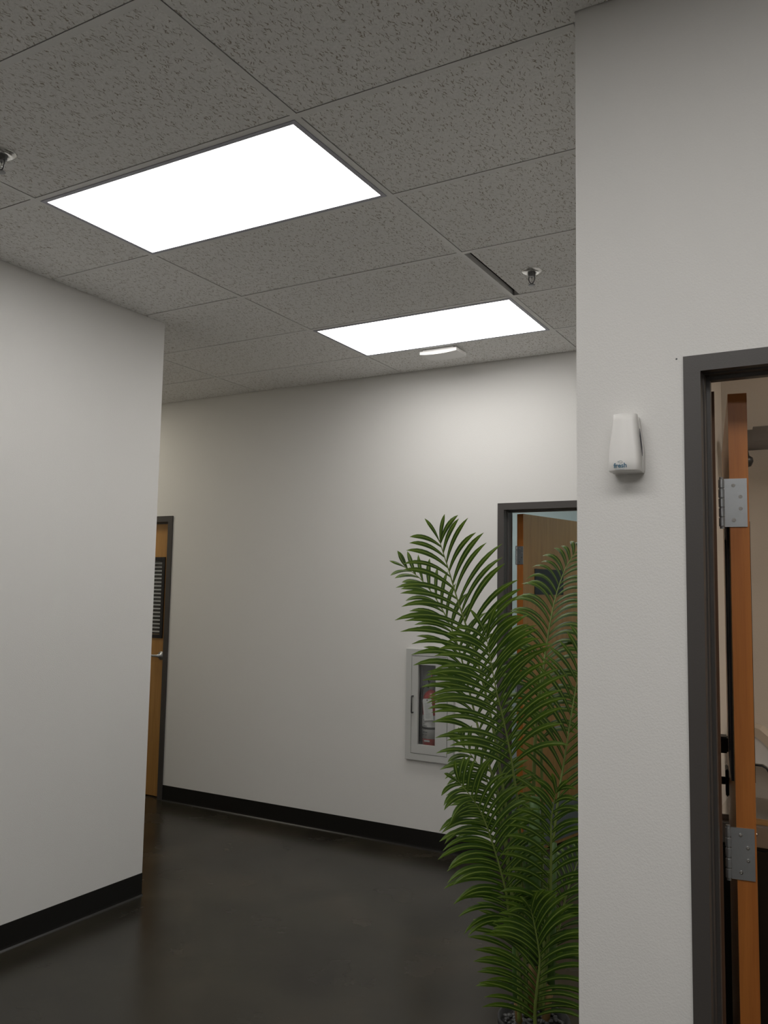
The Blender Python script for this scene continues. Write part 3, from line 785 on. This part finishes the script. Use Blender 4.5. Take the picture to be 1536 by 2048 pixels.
# ------------------------------------------------------------------ ceiling fixtures
def sprinkler(loc, label):
    t = thing('fire_sprinkler', label, 'sprinkler', loc, 'ceiling sprinklers')
    lathe('escutcheon', [(0.019, -0.004), (0.022, -0.012), (0.034, -0.010), (0.046, -0.003), (0.048, 0.0005), (0.0, 0.0005)], M_RING, t, 28)
    lathe('body', [(0, -0.001), (0.017, -0.001), (0.017, -0.022), (0.013, -0.027), (0, -0.027)], M_BRASS, t, 12, smooth=False)
    for s in (-1, 1):
        tube('frame_arm', [(s * 0.013, 0, -0.024), (s * 0.015, 0, -0.038), (s * 0.010, 0, -0.052), (s * 0.003, 0, -0.060)], 0.0026, M_BRASS, t, 8)
    lathe('glass_bulb', [(0, -0.027), (0.0025, -0.029), (0.0028, -0.048), (0, -0.052)], M_CHROME, t, 10)
    bm = bmesh.new(); bm_lathe(bm, [(0, -0.058), (0.005, -0.058), (0.005, -0.064), (0.015, -0.065), (0.015, -0.067), (0, -0.068)], 20)
    link('deflector', fin(bm, 'deflector'), M_BRASS, t)
    return t
sprinkler((-1.318, 3.590, H + 0.001), 'pendent fire sprinkler with white ring beside the shifted ceiling tile')
sprinkler((-2.540, 1.748, H + 0.001), 'dark pendent fire sprinkler at the left edge near the first light panel')

# white unit on the ceiling by the back wall
ap = thing('ceiling_sensor_unit', 'flat white ceiling unit with rounded underside next to the far light panel', 'ceiling unit', (-2.245, 4.515, H), rotz=0.0)
bm = bmesh.new(); bm_box(bm, -0.105, 0.100, -0.012, 0.100, -0.010, 0.0)
link('mount_plate', fin(bm, 'mount_plate'), M_WHITE, ap)
bm = bmesh.new()
nx, ny = 16, 8; gr = []
for j in range(ny + 1):
    rowv = []
    for i in range(nx + 1):
        u, v = i / nx * 2 - 1, j / ny * 2 - 1
        rowv.append(bm.verts.new((u * 0.122, 0.055 + v * 0.072, -0.029 - 0.010 * (1 - u * u) * (1 - v * v * 0.2))))
    gr.append(rowv)
top = [[bm.verts.new((gr[j][i].co.x, gr[j][i].co.y, -0.0102)) for i in range(nx + 1)] for j in range(ny + 1)]
for j in range(ny):
    for i in range(nx):
        bm.faces.new((gr[j][i], gr[j + 1][i], gr[j + 1][i + 1], gr[j][i + 1])); bm.faces.new((top[j][i], top[j][i + 1], top[j + 1][i + 1], top[j + 1][i]))
for i in range(nx):
    bm.faces.new((gr[0][i], gr[0][i + 1], top[0][i + 1], top[0][i])); bm.faces.new((gr[ny][i + 1], gr[ny][i], top[ny][i], top[ny][i + 1]))
for j in range(ny):
    bm.faces.new((gr[j + 1][0], gr[j][0], top[j][0], top[j + 1][0])); bm.faces.new((gr[j][nx], gr[j + 1][nx], top[j + 1][nx], top[j][nx]))
me = fin(bm, 'housing')
link('housing', me, M_WHITE, ap)

# ------------------------------------------------------------------ washroom contents seen past the open door
pipe = thing('wall_pipe', 'grey horizontal pipe high on the washroom wall past the open door', 'pipe', (-0.435, 3.50, 2.216))
tube('pipe_run', [(0, 0, 0), (2.2, 0, 0)], 0.040, M_GREYPIPE, pipe, 24)
tube('coupling', [(0.045, 0, 0.008), (0.20, 0, 0.008)], 0.043, M_GREYPIPE, pipe, 24)
boxes('bracket', [(0.02, 0.05, 0.03, 0.12, -0.01, 0.01)], M_DARKM, pipe)
bmv = bmesh.new(); bm_lathe(bmv, [(0, -0.108), (0.022, -0.100), (0.030, -0.082), (0.028, -0.068), (0.016, -0.060), (0.012, -0.038), (0, -0.038)], 20)
link('drain_cap', fin(bmv, 'drain_cap', smooth=True), M_DARKM, pipe, (0.012, 0.0, 0.0))

dsp = thing('paper_dispenser', 'white sheet-metal dispenser with slanted beige lid on the washroom wall', 'dispenser', (-0.30, 3.62, 0.985))
def prism_y(name, pts, y0, y1, material, parent):
    bm = bmesh.new()
    a = [bm.verts.new((x, y0, z)) for x, z in pts]; b = [bm.verts.new((x, y1, z)) for x, z in pts]
    n = len(pts); bm.faces.new(a); bm.faces.new(b[::-1])
    for k in range(n): bm.faces.new((a[k], b[k], b[(k + 1) % n], a[(k + 1) % n]))
    return link(name, fin(bm, name), material, parent)
prism_y('housing', [(-0.17, 0.01), (-0.085, 0.012), (-0.060, -0.006), (0.02, -0.006), (0.02, 0.0), (-0.118, 0.118), (-0.17, 0.125)], -0.10, 0.0, M_PAPER, dsp)
prism_y('slanted_lid', [(-0.17, 0.127), (-0.116, 0.120), (0.022, 0.002), (0.050, 0.020), (-0.095, 0.140), (-0.115, 0.146), (-0.17, 0.148)], -0.115, 0.0, M_TAN, dsp)
tube('hook_wire', [(-0.16, -0.102, 0.006), (-0.090, -0.104, 0.006), (-0.074, -0.104, -0.002), (-0.066, -0.104, -0.016)], 0.0035, M_BLACK, dsp, 8)

bn = thing('waste_bin', 'black waste bin with polished steel rim behind the washroom door', 'bin', (-0.27, 3.27, 0))
bm = bmesh.new(); bm_box(bm, -0.22, 0.22, -0.16, 0.16, 0.0, 0.800)
link('bin_body', fin(bm, 'bin_body', bevel=0.012), M_BIN, bn)
boxes('rim', [(-0.225, 0.225, -0.166, 0.166, 0.8005, 0.872)], M_STEEL, bn, bevel=0.006)
boxes('rim_strip', [(-0.222, 0.222, -0.163, 0.163, 0.8725, 0.892)], M_CHROME, bn, bevel=0.004)
lathe('rivet', [(0, 0), (0.007, 0), (0.005, 0.004), (0, 0.005)], M_CHROME, bn, 14, (-0.098, -0.166, 0.842)).rotation_euler = (math.pi / 2, 0, 0)
lwp = led_panel(0.75, 2.75, 'added fill light panel inside the washroom, out of the doorway view', M_FILLW, 'LED ceiling panels')
lwp.location.z = 2.735
ofp = led_panel(-3.7, 6.0, 'added unseen fill panel inside the office, on the side behind the open door', M_FILLO, 'LED ceiling panels')
ofp.location.z = 2.735
ofq = led_panel(-1.1, 6.2, 'added unseen fill panel inside the office, on the side past the open door', M_FILLO, 'LED ceiling panels')
ofq.location.z = 2.735

# ------------------------------------------------------------------ potted palm
PX, PY = -0.995, 2.735
palm = thing('potted_palm', 'tall green artificial areca palm in a dark pot at the wall corner', 'potted plant', (PX, PY, 0))
def P(v): return Vector((v[0] - PX, v[1] - PY, v[2]))
pot = lathe('pot', [(0, 0), (0.082, 0), (0.088, 0.006), (0.108, 0.240), (0.115, 0.242), (0.115, 0.262), (0.108, 0.262), (0.104, 0.240), (0.0, 0.238)], M_POT, palm, 40)
lathe('soil', [(0, 0.2385), (0.102, 0.2405), (0.100, 0.244), (0.06, 0.247), (0, 0.249)], M_SOIL, palm, 28)
bm = bmesh.new(); random.seed(11)
for k in range(130):
    a, r = random.uniform(0, 6.283), 0.094 * math.sqrt(random.random())
    s = random.uniform(0.005, 0.010)
    mt = Matrix.Translation((r * math.cos(a), r * math.sin(a), 0.249 + random.uniform(0, 0.004))) @ Matrix.Rotation(random.uniform(0, 6), 4, 'Z') @ Matrix.Diagonal((s * random.uniform(0.8, 1.5), s, s * 0.7, 1))
    bmesh.ops.create_icosphere(bm, subdivisions=1, radius=1.0, matrix=mt)
tag(link('pebbles', fin(bm, 'pebbles', smooth=True), M_PEB, palm), kind='stuff')

FR = {
'A': [[-1.027,2.765,0.262],[-1.047,2.748,0.612],[-1.087,2.712,0.933],[-1.119,2.679,1.178],[-1.151,2.646,1.359],[-1.175,2.626,1.457],[-1.187,2.612,1.505],[-1.212,2.592,1.596],[-1.23,2.575,1.673],[-1.252,2.556,1.759],[-1.26,2.553,1.788]],
'B': [[-1.014,2.717,0.269],[-1.014,2.696,0.556],[-1.016,2.674,0.794],[-1.019,2.651,0.951],[-1.024,2.628,1.036],[-1.026,2.606,1.105],[-1.035,2.571,1.21],[-1.046,2.535,1.309],[-1.051,2.491,1.422],[-1.054,2.468,1.485]],
'C': [[-1.049,2.779,0.251],[-1.092,2.774,0.676],[-1.128,2.771,0.91],[-1.187,2.76,1.089],[-1.242,2.762,1.276],[-1.289,2.766,1.429],[-1.349,2.765,1.551],[-1.425,2.760,1.650],[-1.495,2.745,1.705]],
'D': [[-1.004,2.795,0.267],[-1.005,2.848,0.753],[-1.03,2.903,1.158],[-1.035,2.943,1.345],[-1.035,2.965,1.405],[-1.028,2.988,1.497],[-1.018,3.024,1.6],[-0.998,3.063,1.696],[-0.977,3.103,1.757],[-0.958,3.142,1.79]],
'E': [[-0.979,2.751,0.29],[-0.967,2.787,0.615],[-0.953,2.824,0.848],[-0.943,2.849,0.98],[-0.938,2.862,1.027],[-0.927,2.877,1.121],[-0.915,2.902,1.238],[-0.901,2.939,1.37],[-0.884,2.977,1.473]],
'F': [[-0.955,2.706,0.306],[-0.929,2.684,0.531],[-0.916,2.668,0.654],[-0.904,2.64,0.771],[-0.894,2.612,0.886],[-0.89,2.603,0.927],[-0.875,2.587,0.987],[-0.866,2.579,1.019]],
'G': [[-1.024,2.681,0.266],[-1.024,2.676,0.374],[-1.026,2.67,0.477],[-1.035,2.656,0.553],[-1.045,2.642,0.606],[-1.046,2.631,0.654],[-1.057,2.616,0.723],[-1.073,2.595,0.801],[-1.092,2.571,0.882],[-1.109,2.55,0.935],[-1.129,2.516,0.985],[-1.153,2.486,1.027]],
'H': [[-0.96,2.651,0.274],[-0.953,2.633,0.342],[-0.936,2.607,0.428],[-0.927,2.6,0.489],[-0.927,2.589,0.543],[-0.937,2.575,0.621],[-0.942,2.562,0.659]],
'J': [[-0.991,2.832,0.248],[-0.973,2.881,0.425],[-0.957,2.94,0.572],[-0.941,2.999,0.659],[-0.928,3.046,0.717]],
'L': [[-1.038,2.772,0.236],[-1.057,2.776,0.316],[-1.07,2.782,0.438],[-1.09,2.796,0.525],[-1.123,2.816,0.594]],
'M': [[-1.05, 2.789, 0.247], [-1.093, 2.795, 0.589], [-1.135, 2.801, 0.826], [-1.183, 2.805, 0.953], [-1.24, 2.805, 1.034], [-1.287, 2.809, 1.077]],
'K': [[-1.034,2.816,0.235],[-1.04,2.835,0.587],[-1.039,2.857,0.995],[-1.036,2.879,1.195],[-1.023,2.895,1.347]],
}
def catmull(pts, n=8):
    out = []
    q = [pts[0] * 2 - pts[1]] + pts + [pts[-1] * 2 - pts[-2]]
    for i in range(1, len(q) - 2):
        for k in range(n):
            t = k / n; a, b, c, d = q[i - 1], q[i], q[i + 1], q[i + 2]
            out.append(0.5 * ((2 * b) + (c - a) * t + (2 * a - 5 * b + 4 * c - d) * t * t + (3 * b - a - 3 * c + d) * t * t * t))
    out.append(pts[-1]); return out

def leaflet_geo(p0, T_, S_, N_, L, w, phi, droop, twist, fold, notch=False, n=9):
    """returns verts, faces, uvs of one lanceolate leaflet"""
    d = (T_ * math.cos(phi) + S_ * math.sin(phi) + N_ * 0.22).normalized()
    p = p0.copy(); V, FCS, UV = [], [], []
    ds = L / n
    for i in range(n + 1):
        s = i / n
        wd = (T_ - d * T_.dot(d))
        wd = wd.normalized() if wd.length > 1e-4 else N_.cross(d).normalized()
        nrm = d.cross(wd).normalized()
        if nrm.dot(N_) < 0: nrm = -nrm
        tw = twist * (0.3 + 0.7 * s)
        wd2 = wd * math.cos(tw) + nrm * math.sin(tw)
        nn = nrm * math.cos(tw) - wd * math.sin(tw)
        prof = (0.30 + 0.70 * min(1, s / 0.5) ** 0.8) * (1 - max(0, (s - 0.66) / 0.34) ** 2.0)
        hw = max(w * 0.5 * prof, 0.0004)
        V += [p - wd2 * hw - nn * fold * hw, p, p + wd2 * hw - nn * fold * hw]
        UV += [(0, s), (0.5, s), (1, s)]
        # bend outward and down
        d = (d + S_ * (0.42 * ds / L) * (1 - 0.3 * s) + Vector((0, 0, -1)) * (droop * (0.4 + 1.6 * s) * ds / L) - T_ * (0.10 * ds / L)).normalized()
        p = p + d * ds
    for i in range(n):
        a = i * 3
        FCS += [(a, a + 1, a + 4, a + 3), (a + 1, a + 2, a + 5, a + 4)]
    return V, FCS, UV

def mesh_from(name, V, Fc, UV, material):
    me = bpy.data.meshes.new(name); me.from_pydata(V, [], Fc)
    uvl = me.uv_layers.new(name='UVMap')
    for l in me.loops: uvl.data[l.index].uv = UV[l.vertex_index]
    for q in me.polygons: q.use_smooth = True
    me.materials.append(material)
    return me

random.seed(21)
CAMP = Vector((0 - PX, 0 - PY, CAMZ))
def frond(key, tstart, pairs, Lmax, w, up=0.5, indiv=True, droop=0.9, phi0=0.75, phi1=0.42, rr=0.0052, sides=(1, -1), Ltip=0.42, face=1.0, lead=True, tw0=-0.12, Lbase=0.8):
    pts = catmull([P(v) for v in FR[key]])
    n = len(pts)
    o = tube('frond', pts, [max(0.0012, rr * (1.15 - 0.95 * i / (n - 1))) for i in range(n)], M_RACHIS, palm, 8)
    # arc length
    acc = [0]
    for a, b in zip(pts, pts[1:]): acc.append(acc[-1] + (b - a).length)
    tot = acc[-1]
    def at(s):
        s = max(0, min(tot, s))
        for i in range(n - 1):
            if acc[i + 1] >= s:
                f = (s - acc[i]) / max(1e-9, acc[i + 1] - acc[i]); return pts[i].lerp(pts[i + 1], f), (pts[i + 1] - pts[i]).normalized()
        return pts[-1], (pts[-1] - pts[-2]).normalized()
    VV, FF, UU = [], [], []
    def emit(V, Fc, UV):
        if indiv:
            me = mesh_from('leaflet', V, Fc, UV, M_LEAF); link('leaflet', me, None, o)
        else:
            k = len(VV); VV.extend(V); UU.extend(UV); FF.extend([tuple(i + k for i in f) for f in Fc])
    for k in range(pairs):
        f = (k + 0.5) / pairs
        for sd in sides:
            s = tot * (tstart + (1 - tstart) * (f + random.uniform(-0.12, 0.12) / pairs + (0.25 / pairs if sd > 0 else -0.25 / pairs)))
            p, t = at(min(s, tot * 0.995))
            view = (CAMP - p).normalized() * face + Vector((0, 0, up))
            N_ = (view - t * view.dot(t)).normalized()
            S_ = t.cross(N_).normalized() * sd      # +1 = right as seen from the camera
            env = (Lbase + (1 - Lbase) * min(1, f / 0.25)) if f < 0.25 else 1.0
            env *= 1.0 if f < 0.55 else 1 - (1 - Ltip) * ((f - 0.55) / 0.45) ** 1.2
            L = Lmax * env * random.uniform(0.9, 1.08)
            ph = phi0 + (phi1 - phi0) * f + random.uniform(-0.07, 0.07)
            emit(*leaflet_geo(p, t, S_, N_, L, w * random.uniform(0.85, 1.12) * (0.75 + 0.25 * min(1, L / Lmax)), ph, droop * random.uniform(0.75, 1.25), random.uniform(-0.18, 0.18) + tw0, random.uniform(0.25, 0.45)))
    if lead:
        p, t = at(tot)
        view = (CAMP - p).normalized() * face + Vector((0, 0, up)); N_ = (view - t * view.dot(t)).normalized(); S_ = t.cross(N_).normalized()
        for sd, ph in ((1, 0.18), (-1, 0.06)):
            emit(*leaflet_geo(p - t * 0.012, t, S_ * sd, N_, Lmax * Ltip * 0.95, w * 0.8, ph, 0.1, 0.1, 0.3))
    if not indiv:
        tag(link('leaflets', mesh_from('leaflets', VV, FF, UU, M_LEAF), None, o), kind='stuff')
    return o

#       key  start pairs L     w
frond('A', 0.62, 17, 0.250, 0.0178, up=0.20, droop=0.56, phi0=0.72, phi1=0.46, Ltip=0.42)
frond('B', 0.63, 17, 0.262, 0.0172, up=0.30, droop=0.62, phi0=0.66, phi1=0.44, Ltip=0.50)
frond('C', 0.36, 25, 0.180, 0.0175, up=0.35, droop=0.70, phi0=0.75, phi1=0.35, indiv=False)
frond('D', 0.52, 27, 0.185, 0.0190, up=0.60, droop=1.60, phi0=0.62, phi1=0.45, face=0.8, tw0=-0.55)
frond('E', 0.42, 19, 0.205, 0.0170, up=0.45, droop=0.50, phi0=0.60, phi1=0.4, indiv=False)
frond('F', 0.24, 16, 0.195, 0.0172, up=0.45, droop=0.70, phi0=0.68, phi1=0.45)
frond('G', 0.36, 23, 0.205, 0.0180, up=0.50, droop=0.95, phi0=0.74, phi1=0.62)
frond('H', 0.05, 16, 0.215, 0.0175, up=0.50, droop=0.65, phi0=0.72, phi1=0.35)
frond('M', 0.40, 17, 0.185, 0.0175, up=0.45, droop=0.85, phi0=0.80, phi1=0.55, indiv=False)
frond('J', 0.25, 16, 0.170, 0.0180, up=0.60, droop=1.20, indiv=False, tw0=-0.5)
frond('L', 0.20, 11, 0.170, 0.0178, up=0.50, droop=0.40, phi0=1.0, phi1=0.6, indiv=False)
# bare leaf stalk with a cut end
pts = catmull([P(v) for v in FR['K']])
st = tube('stalk', pts, [0.0085 - 0.004 * i / (len(pts) - 1) for i in range(len(pts))], M_RACHIS, palm, 10)
# canes: tan at the foot, sheathed green above
def cane(x, y, z1, lean, r0, r1, zs):
    b = Vector((x - PX, y - PY, 0.246))
    pts = [b, b + Vector((lean[0] * 0.3, lean[1] * 0.3, (zs - 0.246) * 0.5)), b + Vector((lean[0] * 0.6, lean[1] * 0.6, zs - 0.246))]
    tube('cane', pts, [r0 * 1.15, r0, r0], M_CANE, palm, 12)
    p0 = pts[-1]
    pts2 = [p0 - Vector((0, 0, 0.02)), p0 + Vector((lean[0] * 0.2, lean[1] * 0.2, (z1 - zs) * 0.4)), p0 + Vector((lean[0] * 0.4, lean[1] * 0.4, z1 - zs))]
    tube('sheath', pts2, [r0 * 1.08, r1, r1 * 0.75], M_SHEATH, palm, 12)
cane(-1.030, 2.700, 0.62, (-0.010, -0.02), 0.0105, 0.010, 0.34)
cane(-1.020, 2.780, 0.935, (0.005, 0.02), 0.014, 0.023, 0.42)
cane(-0.965, 2.760, 0.80, (0.02, 0.03), 0.012, 0.012, 0.36)
# loose sheath blades hanging between the stalks
def blade(p0, p1, w):
    p0, p1 = P(p0), P(p1)
    t = (p1 - p0).normalized(); N_ = (CAMP - p0).normalized(); S_ = t.cross(N_).normalized()
    V, Fc, UV = [], [], []
    for i in range(6):
        s = i / 5; hw = w * (0.4 + 1.1 * s) * (1 - s ** 3) + 0.0005; c = p0.lerp(p1, s) + N_ * 0.012 * math.sin(s * 2.6)
        V += [c - S_ * hw, c + N_ * 0.004, c + S_ * hw]; UV += [(0, s), (0.5, s), (1, s)]
    for i in range(5): a = i * 3; Fc += [(a, a + 1, a + 4, a + 3), (a + 1, a + 2, a + 5, a + 4)]
    link('sheath_blade', mesh_from('sheath_blade', V, Fc, UV, M_SHEATH), None, palm)
blade((-1.045, 2.70, 0.86), (-1.020, 2.68, 0.70), 0.012)
blade((-1.030, 2.70, 0.78), (-0.985, 2.68, 0.65), 0.014)
blade((-1.060, 2.72, 0.90), (-1.045, 2.70, 0.80), 0.012)
